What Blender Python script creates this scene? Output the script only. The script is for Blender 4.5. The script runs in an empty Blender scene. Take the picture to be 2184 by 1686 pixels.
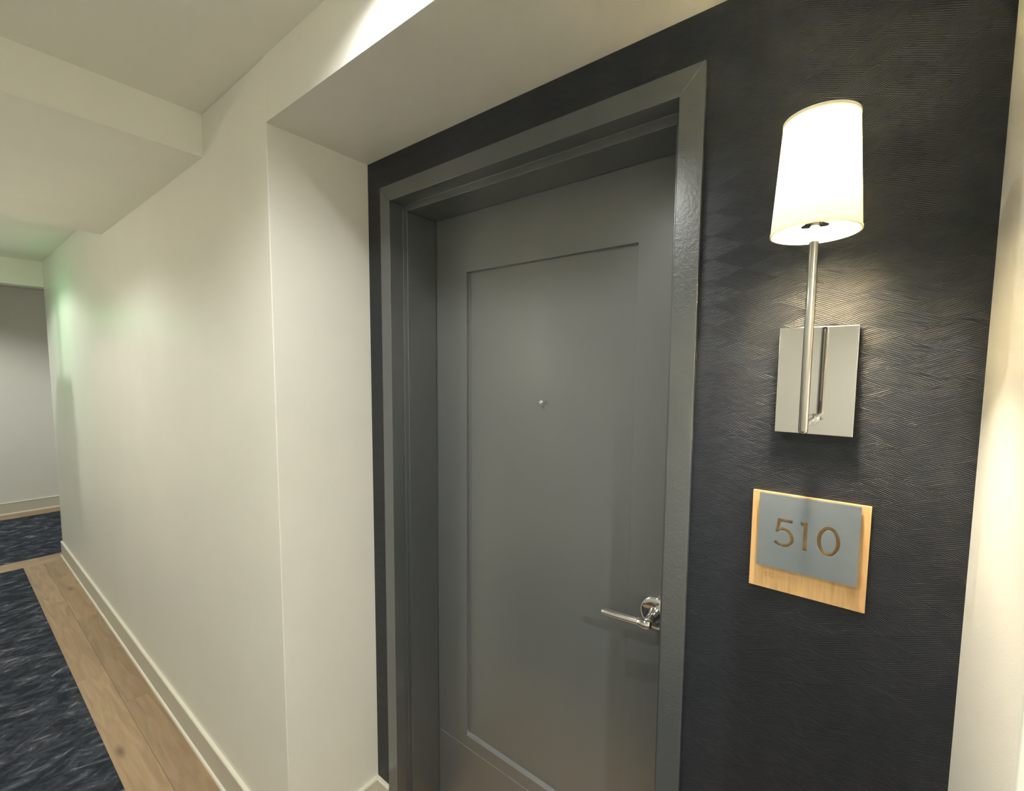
import bpy, bmesh, math, random
from mathutils import Vector, Matrix

random.seed(7)
sc = bpy.context.scene
C = sc.collection
PI = math.pi

# ------------------------------------------------------------------ camera
YAW, PITCH, ROLL = 0.6318, -0.0789, 0.0128
EYE = Vector((1.3776, -0.5785, 1.6012))
cam = bpy.data.cameras.new('camera')
cam.sensor_fit = 'HORIZONTAL'
cam.sensor_width = 36.0
cam.lens = 955.63 / 2184 * 36
cam.shift_x = (1092 - 1160.2) / 2184
cam.shift_y = (870.9 - 843) / 2184
cam.clip_start = 0.02
co = bpy.data.objects.new('camera', cam)
C.objects.link(co)
f = Vector((-math.sin(YAW) * math.cos(PITCH), math.cos(YAW) * math.cos(PITCH), math.sin(PITCH)))
r = Vector((math.cos(YAW), math.sin(YAW), 0))
u = r.cross(f)
r2 = r * math.cos(ROLL) + u * math.sin(ROLL)
u2 = -r * math.sin(ROLL) + u * math.cos(ROLL)
M = Matrix((r2, u2, -f)).transposed().to_4x4()
M.translation = EYE
co.matrix_world = M
sc.camera = co

# ------------------------------------------------------------------ world, exposure
w = bpy.data.worlds.new('world')
w.use_nodes = True
w.node_tree.nodes['Background'].inputs[0].default_value = (0.9, 0.95, 0.85, 1)
w.node_tree.nodes['Background'].inputs[1].default_value = 0.0
sc.world = w
vs = sc.view_settings
vs.view_transform = 'Standard'
vs.look = 'None'
vs.gamma = 1
vs.use_curve_mapping = False
vs.exposure = 1.12
try:
    sc.cycles.use_denoising = True
    sc.cycles.denoiser = 'OPENIMAGEDENOISE'
    sc.cycles.max_bounces = 12
    sc.cycles.diffuse_bounces = 6
    sc.cycles.glossy_bounces = 5
    sc.cycles.transmission_bounces = 8
    sc.cycles.sample_clamp_indirect = 40
    sc.cycles.caustics_reflective = False
    sc.cycles.caustics_refractive = False
except Exception:
    pass

# lamp powers (each lamp is built further down, in its fitting)
DOWN_COL = (0.985, 1.0, 0.955)
SCONCE_COL = (1.0, 0.88, 0.69)
P_DOWN = 20.0          # corridor downlights
P_NEAR = 15.0          # the one close to the wall above the doorway
P_BULB = 2000.0          # emission strength of the sconce bulb
P_SHADE = 0.10          # glow added to its lit shade
P_EXIT = 7.0
P_FILL = 27.0            # glow of the fill sconces added on the opposite wall

# ------------------------------------------------------------------ dimensions (metres)
D, H, W = 0.3063, 2.2737, 1.5055          # niche depth, soffit height, niche width
C1, C2 = 2.4425, 2.3062                   # ceiling, underside of the beam
CP = 0.009                                # casing proud of wall
YD = D + 0.1589                           # door face
DS = 0.0406
XO0, WS, OPEN = 0.0784, 0.0494, 0.92
XI0 = XO0 + WS
XI1 = XI0 + OPEN
XO1 = XI1 + WS
ZI = 2.1311
ZO = ZI + WS
ST = 0.0221
HB = 0.131
L = 4.0855
L2 = 6.0974
YF = -1.62                                # opposite corridor wall
XR = 3.4                                  # corridor end behind the camera

# ------------------------------------------------------------------ materials
def mat(name):
    m = bpy.data.materials.new(name)
    m.use_nodes = True
    nt = m.node_tree
    return m, nt, nt.nodes, nt.links, nt.nodes['Principled BSDF']

def N(nt, kind, **kw):
    n = nt.nodes.new(kind)
    for k, v in kw.items():
        if k.startswith('i_'):
            n.inputs[k[2:].replace('_', ' ')].default_value = v
        else:
            setattr(n, k, v)
    return n

def paint(name, col, rough=0.5, spec=0.4, bump=0.02, scale=260, var=0.02, coat=0.0, coat_rough=.3):
    m, nt, ns, lk, b = mat(name)
    tc = N(nt, 'ShaderNodeTexCoord')
    no = N(nt, 'ShaderNodeTexNoise', i_Scale=scale, i_Detail=2.0)
    lk.new(tc.outputs['Object'], no.inputs['Vector'])
    big = N(nt, 'ShaderNodeTexNoise', i_Scale=3.0, i_Detail=3.0)
    lk.new(tc.outputs['Object'], big.inputs['Vector'])
    mr = N(nt, 'ShaderNodeMapRange')
    mr.inputs['From Min'].default_value = .3
    mr.inputs['From Max'].default_value = .7
    mr.inputs['To Min'].default_value = 1 - var
    mr.inputs['To Max'].default_value = 1 + var
    lk.new(big.outputs['Fac'], mr.inputs['Value'])
    vm = N(nt, 'ShaderNodeVectorMath', operation='SCALE')
    vm.inputs[0].default_value = col
    lk.new(mr.outputs[0], vm.inputs['Scale'])
    lk.new(vm.outputs[0], b.inputs['Base Color'])
    b.inputs['Roughness'].default_value = rough
    b.inputs['Specular IOR Level'].default_value = spec
    b.inputs['Coat Weight'].default_value = coat
    b.inputs['Coat Roughness'].default_value = coat_rough
    bp = N(nt, 'ShaderNodeBump')
    bp.inputs['Strength'].default_value = 1.0
    bp.inputs['Distance'].default_value = bump * 0.001 * 10
    lk.new(no.outputs['Fac'], bp.inputs['Height'])
    lk.new(bp.outputs[0], b.inputs['Normal'])
    return m

M_WALL = paint('wall_paint', (0.76, 0.745, 0.675), rough=0.40, spec=0.35, bump=0.02, scale=420)
M_REVEAL = M_WALL
M_CEIL = paint('ceiling_paint', (0.80, 0.79, 0.71), rough=0.75, spec=0.2, bump=0.02, scale=300)
M_FRAME = paint('frame_paint', (0.058, 0.064, 0.066), rough=0.30, spec=1.0, bump=0.05, scale=170, coat=.8, coat_rough=.22)
M_DOOR = paint('door_paint', (0.102, 0.108, 0.111), rough=0.30, spec=1.0, bump=0.010, scale=420, coat=.9, coat_rough=.30)
M_BASE = paint('baseboard_paint', (0.56, 0.54, 0.46), rough=0.45, spec=0.4, bump=0.01)
M_BASE_EDGE = paint('baseboard_edge_paint', (0.74, 0.71, 0.60), rough=0.4, spec=0.4, bump=0.01)

def metal(name, col=(0.86, 0.84, 0.80), rough=0.06):
    m, nt, ns, lk, b = mat(name)
    tc = N(nt, 'ShaderNodeTexCoord')
    no = N(nt, 'ShaderNodeTexNoise', i_Scale=40.0, i_Detail=4.0)
    lk.new(tc.outputs['Object'], no.inputs['Vector'])
    mr = N(nt, 'ShaderNodeMapRange')
    mr.inputs['To Min'].default_value = rough * .7
    mr.inputs['To Max'].default_value = rough * 1.3
    lk.new(no.outputs['Fac'], mr.inputs['Value'])
    lk.new(mr.outputs[0], b.inputs['Roughness'])
    b.inputs['Base Color'].default_value = (*col, 1)
    b.inputs['Metallic'].default_value = 1.0
    return m

M_CHROME = metal('polished_nickel', (0.66, 0.645, 0.615), 0.05)
M_SATIN = metal('satin_chrome', (0.80, 0.79, 0.77), 0.14)

def wallpaper():
    m, nt, ns, lk, b = mat('navy_hatched_wallpaper')
    A, B, X0, Z0 = 0.0585, 0.0218, 1.2946, 1.7958
    LINES = 14.0
    tc = N(nt, 'ShaderNodeTexCoord')
    # slight hand-drawn wobble of the grooves
    wob = N(nt, 'ShaderNodeTexNoise', i_Scale=22.0, i_Detail=1.0)
    lk.new(tc.outputs['Object'], wob.inputs['Vector'])
    sep = N(nt, 'ShaderNodeSeparateXYZ')
    lk.new(tc.outputs['Object'], sep.inputs[0])
    def math_(op, a, b_=None):
        n = N(nt, 'ShaderNodeMath', operation=op)
        for i, v in enumerate((a, b_)):
            if v is None:
                continue
            if isinstance(v, (int, float)):
                n.inputs[i].default_value = v
            else:
                lk.new(v, n.inputs[i])
        return n.outputs[0]
    wv = math_('MULTIPLY', math_('SUBTRACT', wob.outputs['Fac'], .5), .0022)
    x = math_('SUBTRACT', sep.outputs['X'], X0)
    z = math_('ADD', math_('SUBTRACT', sep.outputs['Z'], Z0), wv)
    p = math_('DIVIDE', x, 2 * A)
    q = math_('DIVIDE', z, 2 * B)
    s = math_('ADD', p, q)
    t = math_('SUBTRACT', p, q)
    par = math_('FLOORED_MODULO', math_('ADD', math_('FLOOR', s), math_('FLOOR', t)), 2.0)
    ridU = math_('SINE', math_('MULTIPLY', t, 2 * PI * LINES))
    ridD = math_('SINE', math_('MULTIPLY', s, 2 * PI * LINES))
    mx = N(nt, 'ShaderNodeMix', data_type='FLOAT')
    lk.new(par, mx.inputs[0])
    lk.new(ridU, mx.inputs[2])
    lk.new(ridD, mx.inputs[3])
    rid = mx.outputs[0]
    # worn / uneven ridge strength
    am = N(nt, 'ShaderNodeTexNoise', i_Scale=55.0, i_Detail=2.0)
    mp = N(nt, 'ShaderNodeMapping')
    mp.inputs['Scale'].default_value = (1, 1, 5)
    lk.new(tc.outputs['Object'], mp.inputs[0])
    lk.new(mp.outputs[0], am.inputs['Vector'])
    amp = N(nt, 'ShaderNodeMapRange')
    amp.inputs['From Min'].default_value = .3
    amp.inputs['From Max'].default_value = .65
    amp.inputs['To Min'].default_value = .15
    amp.inputs['To Max'].default_value = 1.2
    lk.new(am.outputs['Fac'], amp.inputs['Value'])
    hgt = math_('MULTIPLY', rid, amp.outputs[0])
    bp = N(nt, 'ShaderNodeBump')
    bp.inputs['Strength'].default_value = 1.0
    bp.inputs['Distance'].default_value = 0.00018
    lk.new(hgt, bp.inputs['Height'])
    lk.new(bp.outputs[0], b.inputs['Normal'])
    # colour: navy charcoal, grooves faintly darker
    cr = N(nt, 'ShaderNodeMix', data_type='RGBA')
    cr.inputs[6].default_value = (0.0090, 0.0115, 0.0170, 1)
    cr.inputs[7].default_value = (0.0125, 0.0150, 0.0210, 1)
    lk.new(math_('ADD', math_('MULTIPLY', hgt, .4), .5), cr.inputs[0])
    lk.new(cr.outputs[2], b.inputs['Base Color'])
    b.inputs['Roughness'].default_value = 0.46
    b.inputs['Specular IOR Level'].default_value = 0.45
    return m
M_NAVY = wallpaper()

def oak(name, axis=0, base=(0.46, 0.32, 0.19), dark=(0.25, 0.155, 0.085), scale=1.0, knots=True, rough=.42):
    m, nt, ns, lk, b = mat(name)
    tc = N(nt, 'ShaderNodeTexCoord')
    oi = N(nt, 'ShaderNodeObjectInfo')
    addv = N(nt, 'ShaderNodeVectorMath', operation='ADD')
    cmb = N(nt, 'ShaderNodeCombineXYZ')
    mul = N(nt, 'ShaderNodeMath', operation='MULTIPLY')
    mul.inputs[1].default_value = 37.0
    lk.new(oi.outputs['Random'], mul.inputs[0])
    lk.new(mul.outputs[0], cmb.inputs[2])
    lk.new(tc.outputs['Object'], addv.inputs[0])
    lk.new(cmb.outputs[0], addv.inputs[1])
    mp = N(nt, 'ShaderNodeMapping')
    sv = [9.0, 9.0, 9.0]
    sv[axis] = 0.9
    mp.inputs['Scale'].default_value = [v * scale for v in sv]
    lk.new(addv.outputs[0], mp.inputs[0])
    n1 = N(nt, 'ShaderNodeTexNoise', i_Scale=3.0, i_Detail=5.0, i_Distortion=1.2)
    lk.new(mp.outputs[0], n1.inputs['Vector'])
    mp2 = N(nt, 'ShaderNodeMapping')
    sv = [60.0, 60.0, 60.0]
    sv[axis] = 2.0
    mp2.inputs['Scale'].default_value = [v * scale for v in sv]
    lk.new(addv.outputs[0], mp2.inputs[0])
    n2 = N(nt, 'ShaderNodeTexNoise', i_Scale=3.0, i_Detail=3.0)
    lk.new(mp2.outputs[0], n2.inputs['Vector'])
    cr = N(nt, 'ShaderNodeValToRGB')
    cr.color_ramp.elements[0].position = .32
    cr.color_ramp.elements[0].color = (*[(a * .45 + c * .55) for a, c in zip(base, dark)], 1)
    cr.color_ramp.elements[1].position = .62
    cr.color_ramp.elements[1].color = (*base, 1)
    lk.new(n1.outputs['Fac'], cr.inputs[0])
    mx = N(nt, 'ShaderNodeMix', data_type='RGBA', blend_type='MULTIPLY')
    mx.inputs[0].default_value = .25
    lk.new(cr.outputs[0], mx.inputs[6])
    lk.new(n2.outputs['Color'], mx.inputs[7])
    out = mx.outputs[2]
    tone = N(nt, 'ShaderNodeMapRange')
    tone.inputs['To Min'].default_value = .84 if knots else 1.0
    tone.inputs['To Max'].default_value = 1.08 if knots else 1.0
    lk.new(oi.outputs['Random'], tone.inputs['Value'])
    tv = N(nt, 'ShaderNodeVectorMath', operation='SCALE')
    lk.new(out, tv.inputs[0])
    lk.new(tone.outputs[0], tv.inputs['Scale'])
    out = tv.outputs[0]
    if knots:
        mp3 = N(nt, 'ShaderNodeMapping')
        sv = [9.0, 9.0, 9.0]
        sv[axis] = 2.7
        mp3.inputs['Scale'].default_value = sv
        lk.new(addv.outputs[0], mp3.inputs[0])
        vo = N(nt, 'ShaderNodeTexVoronoi', i_Scale=1.0)
        lk.new(mp3.outputs[0], vo.inputs['Vector'])
        kr = N(nt, 'ShaderNodeValToRGB')
        kr.color_ramp.elements[0].position = .03
        kr.color_ramp.elements[0].color = (.9, .9, .9, 1)
        kr.color_ramp.elements[1].position = .17
        kr.color_ramp.elements[1].color = (0, 0, 0, 1)
        lk.new(vo.outputs['Distance'], kr.inputs[0])
        m2 = N(nt, 'ShaderNodeMix', data_type='RGBA')
        lk.new(kr.outputs[0], m2.inputs[0])
        lk.new(out, m2.inputs[6])
        m2.inputs[7].default_value = (*[c * .55 for c in dark], 1)
        out = m2.outputs[2]
    lk.new(out, b.inputs['Base Color'])
    b.inputs['Roughness'].default_value = rough
    bp = N(nt, 'ShaderNodeBump')
    bp.inputs['Distance'].default_value = .0004
    bp.inputs['Strength'].default_value = .5
    lk.new(n2.outputs['Fac'], bp.inputs['Height'])
    lk.new(bp.outputs[0], b.inputs['Normal'])
    return m
M_OAK = oak('oak_plank', 0)
M_OAK_Y = oak('oak_plank_across', 1)
M_SIGNWOOD = oak('sign_bamboo', 2, base=(0.76, 0.49, 0.22), dark=(0.50, 0.27, 0.10), scale=3.2, knots=False, rough=.5)

def carpet():
    m, nt, ns, lk, b = mat('blue_mottled_carpet')
    tc = N(nt, 'ShaderNodeTexCoord')
    def strokes(deg, scale, off):
        ro = N(nt, 'ShaderNodeMapping')
        ro.inputs['Rotation'].default_value = (0, 0, math.radians(deg))
        ro.inputs['Location'].default_value = (off, off * .7, 0)
        lk.new(tc.outputs['Object'], ro.inputs[0])
        sc_n = N(nt, 'ShaderNodeMapping')
        sc_n.inputs['Scale'].default_value = scale
        lk.new(ro.outputs[0], sc_n.inputs[0])
        n = N(nt, 'ShaderNodeTexNoise', i_Scale=1.0, i_Detail=6.0, i_Roughness=.66, i_Distortion=.7)
        lk.new(sc_n.outputs[0], n.inputs['Vector'])
        return n
    n1 = strokes(20, (17, 7, 1), 0)
    n2 = strokes(-32, (19, 8, 1), 3.3)
    ad = N(nt, 'ShaderNodeMath', operation='MAXIMUM')
    lk.new(n1.outputs['Fac'], ad.inputs[0])
    lk.new(n2.outputs['Fac'], ad.inputs[1])
    cr = N(nt, 'ShaderNodeValToRGB')
    e = cr.color_ramp.elements
    e[0].position = .47
    e[0].color = (0.026, 0.031, 0.041, 1)
    e[1].position = .74
    e[1].color = (0.340, 0.350, 0.370, 1)
    x = e.new(.60)
    x.color = (0.070, 0.080, 0.100, 1)
    lk.new(ad.outputs[0], cr.inputs[0])
    # tufts
    t = N(nt, 'ShaderNodeTexNoise', i_Scale=420.0, i_Detail=2.0)
    lk.new(tc.outputs['Object'], t.inputs['Vector'])
    mx = N(nt, 'ShaderNodeMix', data_type='RGBA', blend_type='OVERLAY')
    mx.inputs[0].default_value = .5
    lk.new(cr.outputs[0], mx.inputs[6])
    lk.new(t.outputs['Color'], mx.inputs[7])
    lk.new(mx.outputs[2], b.inputs['Base Color'])
    b.inputs['Roughness'].default_value = .95
    b.inputs['Specular IOR Level'].default_value = .1
    bp = N(nt, 'ShaderNodeBump')
    bp.inputs['Distance'].default_value = .003
    lk.new(t.outputs['Fac'], bp.inputs['Height'])
    lk.new(bp.outputs[0], b.inputs['Normal'])
    return m
M_CARPET = carpet()

def shade_mat(name, col, trans=.62, glow=0.0):
    m = bpy.data.materials.new(name)
    m.use_nodes = True
    nt = m.node_tree
    nt.nodes.clear()
    tc = N(nt, 'ShaderNodeTexCoord')
    mp = N(nt, 'ShaderNodeMapping')
    mp.inputs['Scale'].default_value = (260, 260, 8)
    nt.links.new(tc.outputs['Object'], mp.inputs[0])
    no = N(nt, 'ShaderNodeTexNoise', i_Scale=1.0, i_Detail=2.0)
    nt.links.new(mp.outputs[0], no.inputs['Vector'])
    mx = N(nt, 'ShaderNodeMix', data_type='RGBA')
    mx.inputs[6].default_value = (*[c * .88 for c in col], 1)
    mx.inputs[7].default_value = (*col, 1)
    nt.links.new(no.outputs['Fac'], mx.inputs[0])
    d = N(nt, 'ShaderNodeBsdfDiffuse')
    t = N(nt, 'ShaderNodeBsdfTranslucent')
    nt.links.new(mx.outputs[2], d.inputs[0])
    nt.links.new(mx.outputs[2], t.inputs[0])
    ms = N(nt, 'ShaderNodeMixShader')
    ms.inputs[0].default_value = trans
    nt.links.new(d.outputs[0], ms.inputs[1])
    nt.links.new(t.outputs[0], ms.inputs[2])
    o = N(nt, 'ShaderNodeOutputMaterial')
    if glow:
        # emission stands in for bulb light coming through the shade
        em = N(nt, 'ShaderNodeEmission')
        em.inputs[0].default_value = (1.0, 0.90, 0.62, 1)
        em.inputs[1].default_value = glow
        ad = N(nt, 'ShaderNodeAddShader')
        nt.links.new(ms.outputs[0], ad.inputs[0])
        nt.links.new(em.outputs[0], ad.inputs[1])
        nt.links.new(ad.outputs[0], o.inputs[0])
    else:
        nt.links.new(ms.outputs[0], o.inputs[0])
    return m
M_SHADE = shade_mat('linen_shade', (0.85, 0.80, 0.66), .075, glow=P_SHADE)
M_SHADE_TOP = shade_mat('added_top_diffuser', (0.90, 0.88, 0.78), .60)
M_SHADE_RIM = shade_mat('shade_rim_tape', (0.84, 0.79, 0.62), .10)

def emit(name, col, strength):
    m, nt, ns, lk, b = mat(name)
    b.inputs['Base Color'].default_value = (0, 0, 0, 1)
    b.inputs['Emission Color'].default_value = (*col, 1)
    b.inputs['Emission Strength'].default_value = strength
    return m
M_BULB = emit('bulb_glow', SCONCE_COL, P_BULB)
M_LENS = emit('downlight_lens', DOWN_COL, 3.0)
M_FILL = emit('fill_sconce_glow', (1.0, 0.93, 0.80), P_FILL)
M_EXIT = emit('green_panel', (0.10, 1.0, 0.35), P_EXIT)
M_WHITE = paint('white_enamel', (0.8, 0.8, 0.77), rough=.4, bump=0)
M_SOCKET = paint('white_socket', (0.85, 0.80, 0.66), rough=.5, bump=0)
M_SIGNGREY = paint('sign_grey', (0.140, 0.166, 0.188), rough=.5, spec=.35, bump=0.006, scale=500)

# ------------------------------------------------------------------ mesh helpers
def add_box(bm, x0, x1, y0, y1, z0, z1):
    vs_ = [bm.verts.new((x, y, z)) for x in (x0, x1) for y in (y0, y1) for z in (z0, z1)]
    for f_ in ((0, 1, 3, 2), (4, 6, 7, 5), (0, 4, 5, 1), (2, 3, 7, 6), (0, 2, 6, 4), (1, 5, 7, 3)):
        bm.faces.new([vs_[i] for i in f_])
    return bm

def box(x0, x1, y0, y1, z0, z1):
    return add_box(bmesh.new(), x0, x1, y0, y1, z0, z1)

def lathe(bm, prof, origin=(0, 0, 0), axis='Z', seg=64, close=True):
    """prof: list of (radius, height); revolve about axis through origin"""
    o = Vector(origin)
    rings = []
    for r_, h_ in prof:
        ring = []
        for i in range(seg):
            a = 2 * PI * i / seg
            c_, s_ = r_ * math.cos(a), r_ * math.sin(a)
            v = {'Z': (c_, s_, h_), 'Y': (c_, h_, s_), 'X': (h_, c_, s_)}[axis]
            ring.append(bm.verts.new(o + Vector(v)))
        rings.append(ring)
    for k in range(len(rings) - 1):
        for i in range(seg):
            j = (i + 1) % seg
            bm.faces.new((rings[k][i], rings[k][j], rings[k + 1][j], rings[k + 1][i]))
    if close:
        bm.faces.new(rings[0])
        bm.faces.new(list(reversed(rings[-1])))
    return bm

def tube(bm, a, b_, r0, r1=None, seg=24):
    a, b_ = Vector(a), Vector(b_)
    r1 = r0 if r1 is None else r1
    d = (b_ - a).normalized()
    n = d.orthogonal().normalized()
    m_ = d.cross(n)
    R = []
    for p_, rr in ((a, r0), (b_, r1)):
        R.append([bm.verts.new(p_ + rr * (math.cos(2 * PI * i / seg) * n + math.sin(2 * PI * i / seg) * m_)) for i in range(seg)])
    for i in range(seg):
        j = (i + 1) % seg
        bm.faces.new((R[0][i], R[0][j], R[1][j], R[1][i]))
    bm.faces.new(list(reversed(R[0])))
    bm.faces.new(R[1])
    return bm

def prism(bm, A_, B_):
    """two matching closed loops of points -> solid"""
    n = len(A_)
    va = [bm.verts.new(p_) for p_ in A_]
    vb = [bm.verts.new(p_) for p_ in B_]
    for i in range(n):
        j = (i + 1) % n
        bm.faces.new((va[i], va[j], vb[j], vb[i]))
    bm.faces.new(list(reversed(va)))
    bm.faces.new(vb)
    return bm

def wloc(o):
    v = Vector((0, 0, 0))
    while o:
        v = v + o.location
        o = o.parent
    return v

def obj(name, bm, m, parent=None, bevel=0, seg=2, smooth=False, mats=None):
    bmesh.ops.recalc_face_normals(bm, faces=bm.faces)
    me = bpy.data.meshes.new(name)
    off = wloc(parent)
    if off.length > 0:
        bmesh.ops.translate(bm, vec=-off, verts=bm.verts)
    bm.to_mesh(me)
    bm.free()
    for mm in (mats or [m]):
        me.materials.append(mm)
    o = bpy.data.objects.new(name, me)
    C.objects.link(o)
    if parent:
        o.parent = parent
    if bevel:
        md = o.modifiers.new('bevel', 'BEVEL')
        md.width = bevel
        md.segments = seg
        md.limit_method = 'ANGLE'
        md.angle_limit = math.radians(40)
        smooth = True
    if smooth:
        for p_ in me.polygons:
            p_.use_smooth = True
        try:
            me.set_sharp_from_angle(angle=math.radians(42))
        except Exception:
            pass
        if bevel:
            wn = o.modifiers.new('wn', 'WEIGHTED_NORMAL')
            wn.keep_sharp = False
    return o

def struct(name, bm, m, parent=None, **kw):
    o = obj(name, bm, m, parent, **kw)
    if parent is None:
        o['kind'] = 'structure'
    return o

def thing(name, label, cat, loc, group=None):
    o = bpy.data.objects.new(name, None)
    o.empty_display_size = .05
    C.objects.link(o)
    o.location = loc
    if cat:
        o['label'] = label
        o['category'] = cat
    if group:
        o['group'] = group
    return o

# ------------------------------------------------------------------ room shell
TH = 0.2
fl = struct('floor', box(-L2 - TH, XR + TH, YF - TH, 3.0, -0.14, -0.012), M_OAK)
struct('ceiling', box(-L2 - TH, XR + TH, YF - TH, 3.0, C1, C1 + 0.15), M_CEIL)
# corridor wall left of the recess (its end face is the recess's left reveal)
bm = bmesh.new()
add_box(bm, -L, 0, 0, 3.0, -0.012, C1)
struct('wall_left', bm, M_WALL, bevel=.003)
bm = bmesh.new()
add_box(bm, W, XR + TH, 0, 0.75, -0.012, C1)
struct('wall_right', bm, M_WALL, bevel=.003)
struct('wall_header', box(0.0, W, 0, D + 0.2, H, C1), M_WALL)
# navy papered back wall of the recess with the door opening
bm = bmesh.new()
BT = YD + 0.045
add_box(bm, 0, XO0 + 0.025, D, BT, -0.012, H)
add_box(bm, XO1 - 0.025, W, D, BT, -0.012, H)
add_box(bm, XO0 + 0.025, XO1 - 0.025, D, BT, ZO - 0.025, H)
struct('wall_back', bm, M_NAVY)
struct('wall_front', box(-L, XR + TH, YF - TH, YF, -0.012, C1), M_WALL)
struct('wall_end', box(XR, XR + TH, YF, 0, -0.012, C1), M_WALL)
struct('wall_far', box(-L2 - TH, -L2, YF - TH, 3.0, -0.012, C1), M_WALL)
struct('ceiling_beam', box(-1.9903, -0.472, YF, 0, C2, C1), M_CEIL)
struct('ceiling_header', box(-L - 0.13, -L, YF - TH, 3.0, 2.243, C1), M_CEIL)
# room behind the closed door kept dark by its own back wall
struct('wall_behind_door', box(0, W, BT + 0.02, BT + 0.08, -0.012, H), M_WALL)

# floor planks ------------------------------------------------------
YW = 0.2312
def plank(x0, x1, y0, y1, across=False):
    g = .0003
    return obj('plank', box(x0 + g, x1 - g, y0 + g, y1 - g, -0.012, 0.0 + random.uniform(0, .0003)),
               M_OAK_Y if across else M_OAK, fl, bevel=.0007, seg=1)
half = YW / 2
def row(y0, y1, ends):
    for a, b_ in zip(ends[:-1], ends[1:]):
        plank(a, b_, y0, y1)
row(-YW, -half - .003, [-3.99, -3.02, -1.805, -0.60, 0.55, 1.75, 2.6, XR])
row(-half - .003, -.001, [-3.99, -3.62, -2.62, -1.43, -0.22, 0.95, 2.15, XR])
# recess threshold
for a, b_ in ((0.001, .5), (.5, 1.1), (1.1, W - .001)):
    plank(a, b_, 0.0, D / 2)
for a, b_ in ((0.001, .8), (.8, W - .001)):
    plank(a, b_, D / 2, D - .001)
plank(XI0, XI1, D, YD + .04)
# opposite border
row(YF + .001, YF + half, [-3.99, -2.7, -1.4, 0.0, 1.2, 2.4, XR])
row(YF + half, YF + YW, [-3.99, -3.2, -2.0, -.8, .5, 1.7, XR])
# strip across the corridor mouth
for a, b_ in ((YF, -1.2), (-1.2, -.45), (-.45, -.001)):
    plank(-4.10, -3.99, a, b_, True)
for a, b_ in ((YF, -.9), (-.9, -.13), (-.13, 1.0), (1.0, 2.2)):
    plank(-4.21, -4.10, a, b_, True)
# strip by the far wall
for a, b_ in ((YF - .2, -.6), (-.6, .5), (.5, 1.6), (1.6, 3.0)):
    plank(-L2 + .001, -L2 + half, a, b_, True)
for a, b_ in ((YF - .2, -.1), (-.1, 1.1), (1.1, 3.0)):
    plank(-L2 + half, -L2 + YW + .02, a, b_, True)

def rug(name, x0, x1, y0, y1, label):
    o = obj(name, box(x0, x1, y0, y1, -0.012, 0.004), M_CARPET, bevel=.002)
    o['label'] = label
    o['category'] = 'carpet'
    return o
rug('carpet', -3.99, XR, YF + YW, -YW, 'dark blue mottled carpet running along the corridor between oak floor borders')
rug('carpet', -L2 + YW + .02, -4.21, YF - TH, 3.0, 'dark blue mottled carpet of the cross corridor beyond the oak strip, by the far wall')

# baseboards --------------------------------------------------------
# profile (out, z): rounded cap, flat face, small ledge at the foot
PROF = [(0, 0), (.016, 0), (.016, .010), (.0135, .014), (.009, .016), (.009, HB - .009), (.0118, HB - .008), (.0118, HB - .003), (.010, HB), (0, HB)]
EDGE_FACES = {1, 2, 3, 5, 6, 7, 8}
def baseboard(name, path, cap=True):
    """path: list of (x, y) with the room on the left-hand normal side; mitred"""
    bm = bmesh.new()
    n = len(path)
    pts = [Vector((p_[0], p_[1])) for p_ in path]
    rings = []
    for i, p_ in enumerate(pts):
        ds = []
        if i > 0:
            ds.append((pts[i] - pts[i - 1]).normalized())
        if i < n - 1:
            ds.append((pts[i + 1] - pts[i]).normalized())
        ns_ = [Vector((-d.y, d.x)) for d in ds]
        if len(ns_) == 2:
            mvec = (ns_[0] + ns_[1])
            mvec = mvec / (mvec.dot(ns_[0]))
        else:
            mvec = ns_[0]
        rings.append([bm.verts.new((p_.x + mvec.x * o_, p_.y + mvec.y * o_, z_)) for o_, z_ in PROF])
    k = len(PROF)
    for a, b_ in zip(rings[:-1], rings[1:]):
        for i in range(k):
            j = (i + 1) % k
            f_ = bm.faces.new((a[i], a[j], b_[j], b_[i]))
            f_.material_index = 1 if i in EDGE_FACES else 0
    bm.faces.new(rings[0])
    bm.faces.new(list(reversed(rings[-1])))
    o = struct(name, bm, None, mats=[M_BASE, M_BASE_EDGE])
    return o
baseboard('baseboard_left', [(XO0 - .001, D), (0, D), (0, 0), (-L, 0), (-L, 3.0)][::1])
baseboard('baseboard_right', [(XR, 0), (W, 0), (W, D), (XO1 + .001, D)])
baseboard('baseboard_front', [(-L, YF), (XR, YF), (XR, 0)])
baseboard('baseboard_far', [(-L2, 3.0), (-L2, YF - .19)])

# ------------------------------------------------------------------ door and steel frame
door = thing('door_1', '', None, (XI0 + OPEN / 2, YD, 0))
door['kind'] = 'structure'
FP = [(0, D + .0005), (0, D - CP), (WS, D - CP), (WS, D + DS), (WS + ST, D + DS), (WS + ST, YD - .0015), (WS - .003, YD - .0015), (WS - .003, BT), (.026, BT), (.026, D + .0005)]
bm = prism(bmesh.new(), [(XO0 + a, y, 0) for a, y in FP], [(XO0 + a, y, ZO - a) for a, y in FP])
obj('frame_jamb', bm, M_FRAME, door, bevel=.0014)
bm = prism(bmesh.new(), [(XO1 - a, y, 0) for a, y in FP], [(XO1 - a, y, ZO - a) for a, y in FP])
obj('frame_jamb', bm, M_FRAME, door, bevel=.0014)
bm = prism(bmesh.new(), [(XO0 + a, y, ZO - a) for a, y in FP], [(XO1 - a, y, ZO - a) for a, y in FP])
obj('frame_head', bm, M_FRAME, door, bevel=.0014)
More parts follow.
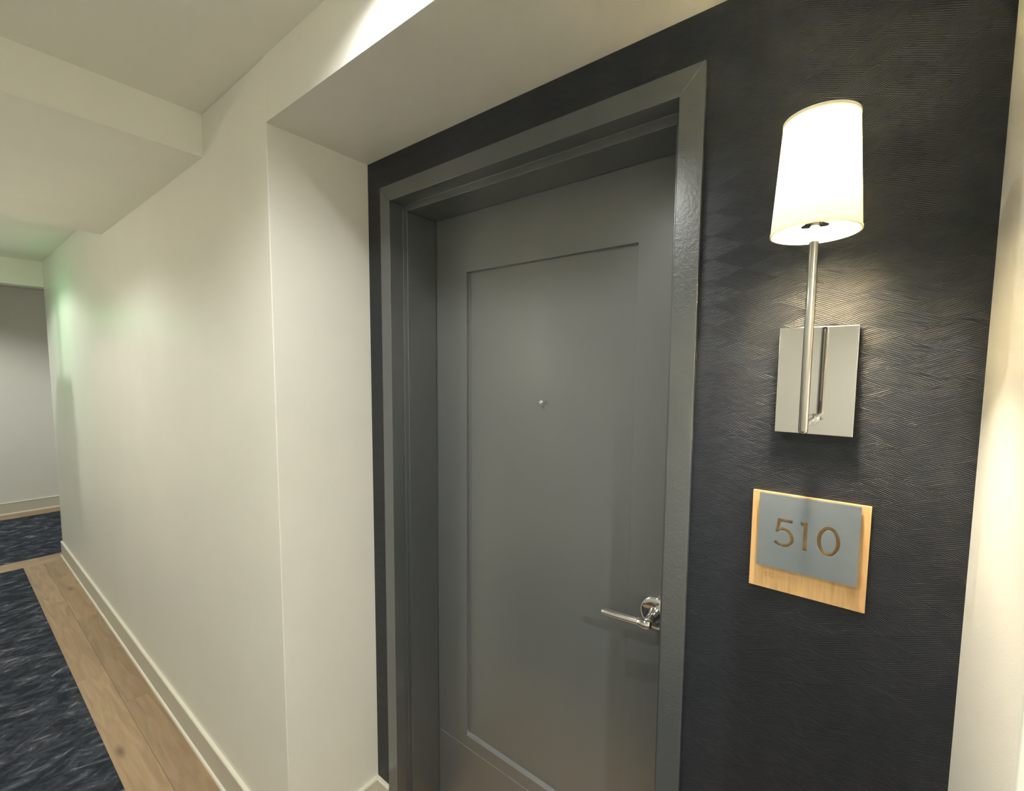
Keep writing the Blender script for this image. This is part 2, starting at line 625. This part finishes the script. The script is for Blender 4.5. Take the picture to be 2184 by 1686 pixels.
# filled screw head near the top of the right jamb
bm = lathe(bmesh.new(), [(.0026, 0), (.0026, .0006), (.0016, .0011), (.0003, .0013)], (0, 0, 0), 'Y', 20)
bmesh.ops.scale(bm, vec=(1, -1, 1), verts=bm.verts)
bmesh.ops.translate(bm, vec=(1.0673, D - CP, 2.0969), verts=bm.verts)
obj('screw_cap', bm, M_FRAME, door, smooth=True)

# door leaf with one long recessed panel
XP0, XP1, ZP0, ZP1 = 0.2953, 0.8945, 0.3276, 1.9235
DX0, DX1, DZ0, DZ1 = XI0 + .001, XI1 - .001, 0.008, ZI - .001
DP = .012
bm = bmesh.new()
def rect(y, x0, x1, z0, z1):
    return [bm.verts.new(p_) for p_ in ((x0, y, z0), (x1, y, z0), (x1, y, z1), (x0, y, z1))]
R0 = rect(YD, DX0, DX1, DZ0, DZ1)
R1 = rect(YD, XP0, XP1, ZP0, ZP1)
R2 = rect(YD + DP, XP0 + .0008, XP1 - .0008, ZP0 + .007, ZP1 - .0008)
RB = rect(YD + .044, DX0, DX1, DZ0, DZ1)
for i in range(4):
    j = (i + 1) % 4
    bm.faces.new((R0[i], R0[j], R1[j], R1[i]))
    bm.faces.new((R1[i], R1[j], R2[j], R2[i]))
    bm.faces.new((R0[i], R0[j], RB[j], RB[i]))
bm.faces.new(R2)
bm.faces.new(RB)
obj('door_leaf', bm, M_DOOR, door, bevel=.0010)
# fine raised seam on the bottom rail
bm = prism(bmesh.new(), [(XI0 + .034, YD, .2825), (XI0 + .034, YD - .0016, .2833), (XI0 + .034, YD, .2850)],
           [(XI1 - .034, YD, .2825), (XI1 - .034, YD - .0016, .2833), (XI1 - .034, YD, .2850)])
obj('rail_seam', bm, M_DOOR, door)
# peephole
bm = lathe(bmesh.new(), [(.0062, 0), (.0062, -.0016), (.0050, -.0028), (.0038, -.0028), (.0036, -.0012)], (0.6029, YD, 1.5173), 'Y', 40)
obj('peephole', bm, M_SATIN, door, smooth=True)

# lever handle
HX, HZ = .972, 1.006
hd = bpy.data.objects.new('door_handle', None)
C.objects.link(hd)
hd.parent = door
hd.location = (HX - door.location.x, 0, HZ)
bm = lathe(bmesh.new(), [(.0405, 0), (.0412, -.002), (.0412, -.006), (.0385, -.0088), (.030, -.0098), (.017, -.0100)], (HX, YD, HZ), 'Y', 72)
obj('rosette', bm, M_CHROME, hd, smooth=True)
bm = lathe(bmesh.new(), [(.0165, -.0085), (.0150, -.013), (.0128, -.022), (.0118, -.036), (.0114, -.052), (.0110, -.060), (.0100, -.066), (.0070, -.070)], (HX, YD, HZ), 'Y', 48)
obj('neck', bm, M_CHROME, hd, smooth=True)
YL = YD - .064
bm = bmesh.new()
lathe(bm, [(.0040, .0135), (.0100, .0115), (.0128, .0050), (.0132, -.0040), (.0118, -.0120), (.0098, -.0185)], (HX, YL, HZ), 'X', 40)
LEVER_TILT = Matrix.Rotation(math.radians(-2.6), 4, 'Y') @ Matrix.Rotation(math.radians(2.0), 4, 'Z')
bmesh.ops.rotate(bm, verts=bm.verts, cent=(HX, YL, HZ), matrix=LEVER_TILT)
obj('lever_collar', bm, M_CHROME, hd, smooth=True)
bm = bmesh.new()
lathe(bm, [(.0080, -.0175), (.0094, -.0205), (.0080, -.0235)], (HX, YL, HZ), 'X', 40)
lathe(bm, [(.0084, -.022), (.0086, -.030), (.0083, -.070), (.0080, -.1150), (.0074, -.1165), (.0068, -.1168)], (HX, YL, HZ), 'X', 40)
bmesh.ops.rotate(bm, verts=bm.verts, cent=(HX, YL, HZ), matrix=LEVER_TILT)
obj('lever', bm, M_SATIN, hd, smooth=True)

# ------------------------------------------------------------------ wall sconce
SX, SY = 1.3005, 0.157
ZB, ZT = 1.7985, 1.949
RB_, RT_ = .055, .0455
PY = D - .024
sc_ = thing('wall_sconce', 'lit sconce with cream drum shade and polished nickel backplate on the navy wall', 'wall lamp', (SX, D, 1.594))
obj('backplate', box(SX - .0563, SX + .0563, PY, D, 1.5053, 1.6830), M_CHROME, sc_, bevel=.0012)
bm = bmesh.new()
tube(bm, (SX, PY + .001, 1.530), (SX, SY, 1.530), .0048)
obj('arm', bm, M_CHROME, sc_, smooth=True)
bm = bmesh.new()
lathe(bm, [(.0052, .006), (.0088, .006), (.0094, .003), (.0094, -.004), (.0086, -.008), (.0052, -.0085)], (SX, PY - .008, 1.530), 'Y', 40)
obj('arm_collar', bm, M_CHROME, sc_, smooth=True)
bm = lathe(bmesh.new(), [(.0030, 1.5195), (.0050, 1.5205), (.0062, 1.5235), (.0062, ZB + .012)], (SX, SY, 0), 'Z', 40)
obj('rod', bm, M_CHROME, sc_, smooth=True)
bm = lathe(bmesh.new(), [(.0062, ZB + .010), (.0170, ZB + .0105), (.0178, ZB + .0125), (.0170, ZB + .0145), (.0062, ZB + .0150)], (SX, SY, 0), 'Z', 48)
obj('socket_cup', bm, M_CHROME, sc_, smooth=True)
bm = lathe(bmesh.new(), [(.0120, ZB + .014), (.0135, ZB + .016), (.0135, ZB + .052), (.0120, ZB + .054)], (SX, SY, 0), 'Z', 40)
obj('socket', bm, M_SOCKET, sc_, smooth=True)
bm = lathe(bmesh.new(), [(.0060, ZB + .054), (.0070, ZB + .070), (.0125, ZB + .084), (.0160, ZB + .097), (.0150, ZB + .109), (.0100, ZB + .118), (.0030, ZB + .121)], (SX, SY, 0), 'Z', 32)
obj('bulb', bm, M_BULB, sc_, smooth=True)
# shade: open tapered drum with a thin wall
T = .0010
bm = bmesh.new()
ringp = [(RB_, ZB + .002), (RT_, ZT - .002), (RT_ - T, ZT - .002), (RB_ - T, ZB + .002)]
lathe(bm, ringp + [ringp[0]], (SX, SY, 0), 'Z', 96, close=False)
bmesh.ops.remove_doubles(bm, verts=bm.verts, dist=1e-6)
sh = obj('lamp_shade', bm, M_SHADE, sc_, smooth=True)
for zz, rr in ((ZB, RB_), (ZT - .003, RT_)):
    bm = bmesh.new()
    pr = [(rr + .0007, zz), (rr + .0007, zz + .003), (rr - .0018, zz + .003), (rr - .0018, zz)]
    lathe(bm, pr + [pr[0]], (SX, SY, 0), 'Z', 96, close=False)
    bmesh.ops.remove_doubles(bm, verts=bm.verts, dist=1e-6)
    obj('shade_rim', bm, M_SHADE_RIM, sh, smooth=True)
bm = lathe(bmesh.new(), [(RT_ - .0015, ZT - .006), (RT_ - .0015, ZT - .005)], (SX, SY, 0), 'Z', 64)  # unseen disc added in the shade top to cut upward spill
obj('added_top_diffuser', bm, M_SHADE_TOP, sh)
for az in (200, 320, 80):
    a = math.radians(az)
    bm = bmesh.new()
    tube(bm, (SX + .012 * math.cos(a), SY + .012 * math.sin(a), ZB + .050), (SX + (RB_ - .002) * math.cos(a), SY + (RB_ - .002) * math.sin(a), ZB + .004), .0008, seg=10)
    obj('spider_arm', bm, M_WHITE, sh, smooth=True)

# ------------------------------------------------------------------ room number sign
sign = thing('room_number_sign', 'wooden room sign with grey plate reading 510 on navy wall below the sconce', 'sign', (1.3000, D, 1.2165))
Y1, Y2, Y3 = D - .0060, D - .0098, D - .0145
obj('wood_backer', box(1.2122, 1.3880, Y1, D, 1.2165, 1.3940), M_SIGNWOOD, sign, bevel=.0006)

def stroke(pts, wd):
    """closed outline of an open polyline with butt ends"""
    Lf, Rt = [], []
    P = [Vector(p_) for p_ in pts]
    for i, p_ in enumerate(P):
        if i == 0:
            d = (P[1] - P[0]).normalized(); k = 1
        elif i == len(P) - 1:
            d = (P[-1] - P[-2]).normalized(); k = 1
        else:
            d0 = (P[i] - P[i - 1]).normalized(); d1 = (P[i + 1] - P[i]).normalized()
            d = (d0 + d1).normalized(); k = min(2.0, 1 / max(.3, d.dot(d1)))
        n_ = Vector((-d.y, d.x)) * wd / 2 * k
        Lf.append(p_ + n_); Rt.append(p_ - n_)
    return Lf + Rt[::-1]
def digits():
    """list of loops (x, z) in units of digit height, origin bottom left; each digit (loops, width)"""
    wd = .115
    h = 1 - wd / 2
    cx, cz, rx, rz = .285, .335, .300, .300
    def arc(rx_, rz_, a0, a1, n=18):
        return [Vector((cx + rx_ * math.cos(math.radians(a0 + (a1 - a0) * k / n)), cz + rz_ * math.sin(math.radians(a0 + (a1 - a0) * k / n)))) for k in range(n + 1)]
    five = [Vector(p_) for p_ in ((.57, 1.0), (.115, 1.0), (.045, .475), (.130, .475))]
    five += arc(rx - wd / 2, rz - wd / 2, 118, -142)
    five += arc(rx + wd / 2, rz + wd / 2, -142, 100)
    five += [Vector(p_) for p_ in ((.172, .655), (.207, .885), (.57, .885))]
    one = [(.0, h), (.155, h), (.155, 0)]
    def ell(rx, rz, n=36):
        return [Vector((.34 + rx * math.cos(2 * PI * i / n), .5 + rz * math.sin(2 * PI * i / n))) for i in range(n)]
    zero_o, zero_i = ell(.335, .51), ell(.335 - wd, .51 - wd)
    return wd, five, one, zero_o, zero_i
wd, five, one, zo_, zi_ = digits()
def place(loop, x, z, s):
    return [(x + p_[0] * s, z + p_[1] * s) for p_ in loop]
def num_loops(x0, zc, s, gap=(0, .82, 1.32)):
    f5 = place(five, x0 + gap[0] * s, zc, s)
    f1 = place(stroke(one, wd), x0 + gap[1] * s, zc, s)
    o0 = place(zo_, x0 + gap[2] * s, zc, s)
    i0 = place(zi_, x0 + gap[2] * s, zc, s)
    return f5, f1, o0, i0
def curve_solid(name, loops, y_front, y_back, m, parent):
    cu = bpy.data.curves.new(name, 'CURVE')
    cu.dimensions = '2D'
    cu.fill_mode = 'BOTH'
    cu.extrude = (y_back - y_front) / 2
    for lp in loops:
        sp = cu.splines.new('POLY')
        sp.points.add(len(lp) - 1)
        for p_, (x, z) in zip(sp.points, lp):
            p_.co = (x, z, 0, 1)
        sp.use_cyclic_u = True
    tmp = bpy.data.objects.new('tmp', cu)
    C.objects.link(tmp)
    dg = bpy.context.evaluated_depsgraph_get()
    me = bpy.data.meshes.new_from_object(tmp.evaluated_get(dg))
    bpy.data.objects.remove(tmp)
    bm = bmesh.new()
    bm.from_mesh(me)
    bpy.data.meshes.remove(me)
    ym = (y_front + y_back) / 2
    for v in bm.verts:
        x, z, e = v.co
        v.co = (x, ym + e, z)
    bmesh.ops.remove_doubles(bm, verts=bm.verts, dist=1e-6)
    return obj(name, bm, m, parent)
GX0, GX1, GZ0, GZ1 = 1.2250, 1.3750, 1.2603, 1.3927
DH = .0495
fl5, fl1, fo0, fi0 = num_loops(1.2505, 1.3020, DH)
curve_solid('grey_plate', [[(GX0, GZ0), (GX1, GZ0), (GX1, GZ1), (GX0, GZ1)], fl5, fl1, fo0, fi0], Y3, Y2, M_SIGNGREY, sign)
# hidden spacers that hold the plate off the wood
for x in (GX0 + .012, GX1 - .012):
    for z in (GZ0 + .012, GZ1 - .012):
        bm = bmesh.new()
        tube(bm, (x, Y1, z), (x, Y2, z), .005, seg=16)
        obj('spacer', bm, M_SIGNGREY, sign)
# small raised tactile number on the wood under the plate
s5, s1, s0, si = num_loops(1.2300, 1.2375, .0098, (0, .95, 1.6))
for nm, lps in (('raised_digit', [s5]), ('raised_digit', [s1]), ('raised_digit', [s0, si])):
    curve_solid(nm, lps, Y1 - .0008, Y1, M_SIGNWOOD, sign)

# ------------------------------------------------------------------ ceiling lights (outside the frame, they light the place)
def downlight(x, y, z, power, size, blend, label, rad=.035, col=DOWN_COL):
    t = thing('recessed_downlight', label, 'ceiling light', (x, y, z), 'corridor ceiling downlights')
    bm = bmesh.new()
    pr = [(.045, 0), (.060, 0), (.060, -.003), (.045, -.006)]
    lathe(bm, pr + [pr[0]], (x, y, z), 'Z', 40, close=False)
    obj('trim_ring', bm, M_WHITE, t, smooth=True)
    bm = lathe(bmesh.new(), [(.0449, 0), (.0449, -.0008)], (x, y, z), 'Z', 32)
    obj('lens', bm, M_LENS, t)
    li = bpy.data.lights.new('downlight_lamp', 'SPOT')
    li.energy = power
    li.color = col
    li.spot_size = math.radians(size)
    li.spot_blend = blend
    li.shadow_soft_size = rad
    lo = bpy.data.objects.new('downlight_lamp', li)
    C.objects.link(lo)
    lo.parent = t
    lo.location = (0, 0, -.012)
    return t
downlight(.53, -.84, C1, P_DOWN * .9, 150, .5, 'recessed ceiling downlight in the middle of the corridor in front of the door')
downlight(-1.30, -.80, C2, P_DOWN * .6, 150, .4, 'recessed ceiling downlight under the beam')
downlight(-3.20, -.80, C1, P_DOWN * 1.0, 146, .3, 'recessed ceiling downlight beyond the beam')
downlight(2.4, -.84, C1, P_DOWN * 3.0, 150, .5, 'added recessed fill downlight behind the viewer at the corridor end')  # unseen lamp, boosted as fill for the left reveal and door
downlight(.60, -.17, C1, P_NEAR, 148, 1.0, 'recessed ceiling downlight close to the wall above the door recess', rad=.02)
downlight(-5.1, -1.0, C1, P_DOWN * 2, 150, .5, 'recessed ceiling downlight of the cross corridor')
downlight(-5.1, 1.6, C1, P_DOWN * 1.5, 150, .5, 'recessed ceiling downlight deep in the cross corridor')

ex = thing('exit_sign', 'green lit exit light hanging from the ceiling beyond the beam', 'sign', (-3.3, -.56, 1.97))
bm = box(-3.43, -3.17, -.575, -.547, 1.90, 2.05)
add_box(bm, -3.43, -3.17, -.547, -.47, 2.042, 2.05)  # hood added to keep the green glow off the ceiling
obj('housing', bm, M_WHITE, ex)
obj('green_panel', box(-3.41, -3.19, -.5472, -.544, 1.92, 2.03), M_EXIT, ex)
bm = bmesh.new()
tube(bm, (-3.3, -.56, 2.05), (-3.3, -.56, C1), .008)
obj('hanger', bm, M_WHITE, ex)

# unseen sconces added on the opposite corridor wall as fill light (behind and beside the viewer)
def fill_sconce(x, label):
    y = YF + .15
    t = thing('wall_sconce', label, 'wall lamp', (x, YF, 1.594), 'fill sconces added on the opposite corridor wall')
    obj('backplate', box(x - .0563, x + .0563, YF, YF + .024, 1.5053, 1.6830), M_CHROME, t, bevel=.0012)
    bm = bmesh.new()
    tube(bm, (x, YF + .023, 1.530), (x, y, 1.530), .0048)
    obj('arm', bm, M_CHROME, t, smooth=True)
    bm = bmesh.new()
    tube(bm, (x, y, 1.5195), (x, y, ZB + .02), .0062)
    obj('rod', bm, M_CHROME, t, smooth=True)
    bm = lathe(bmesh.new(), [(RB_, ZB), (RT_, ZT)], (x, y, 0), 'Z', 48)
    obj('lamp_shade', bm, M_FILL, t, smooth=True)
fill_sconce(2.35, 'added fill sconce on the opposite corridor wall behind the viewer, nearest the corridor end')
fill_sconce(-1.75, 'added fill sconce on the opposite corridor wall below the ceiling beam')
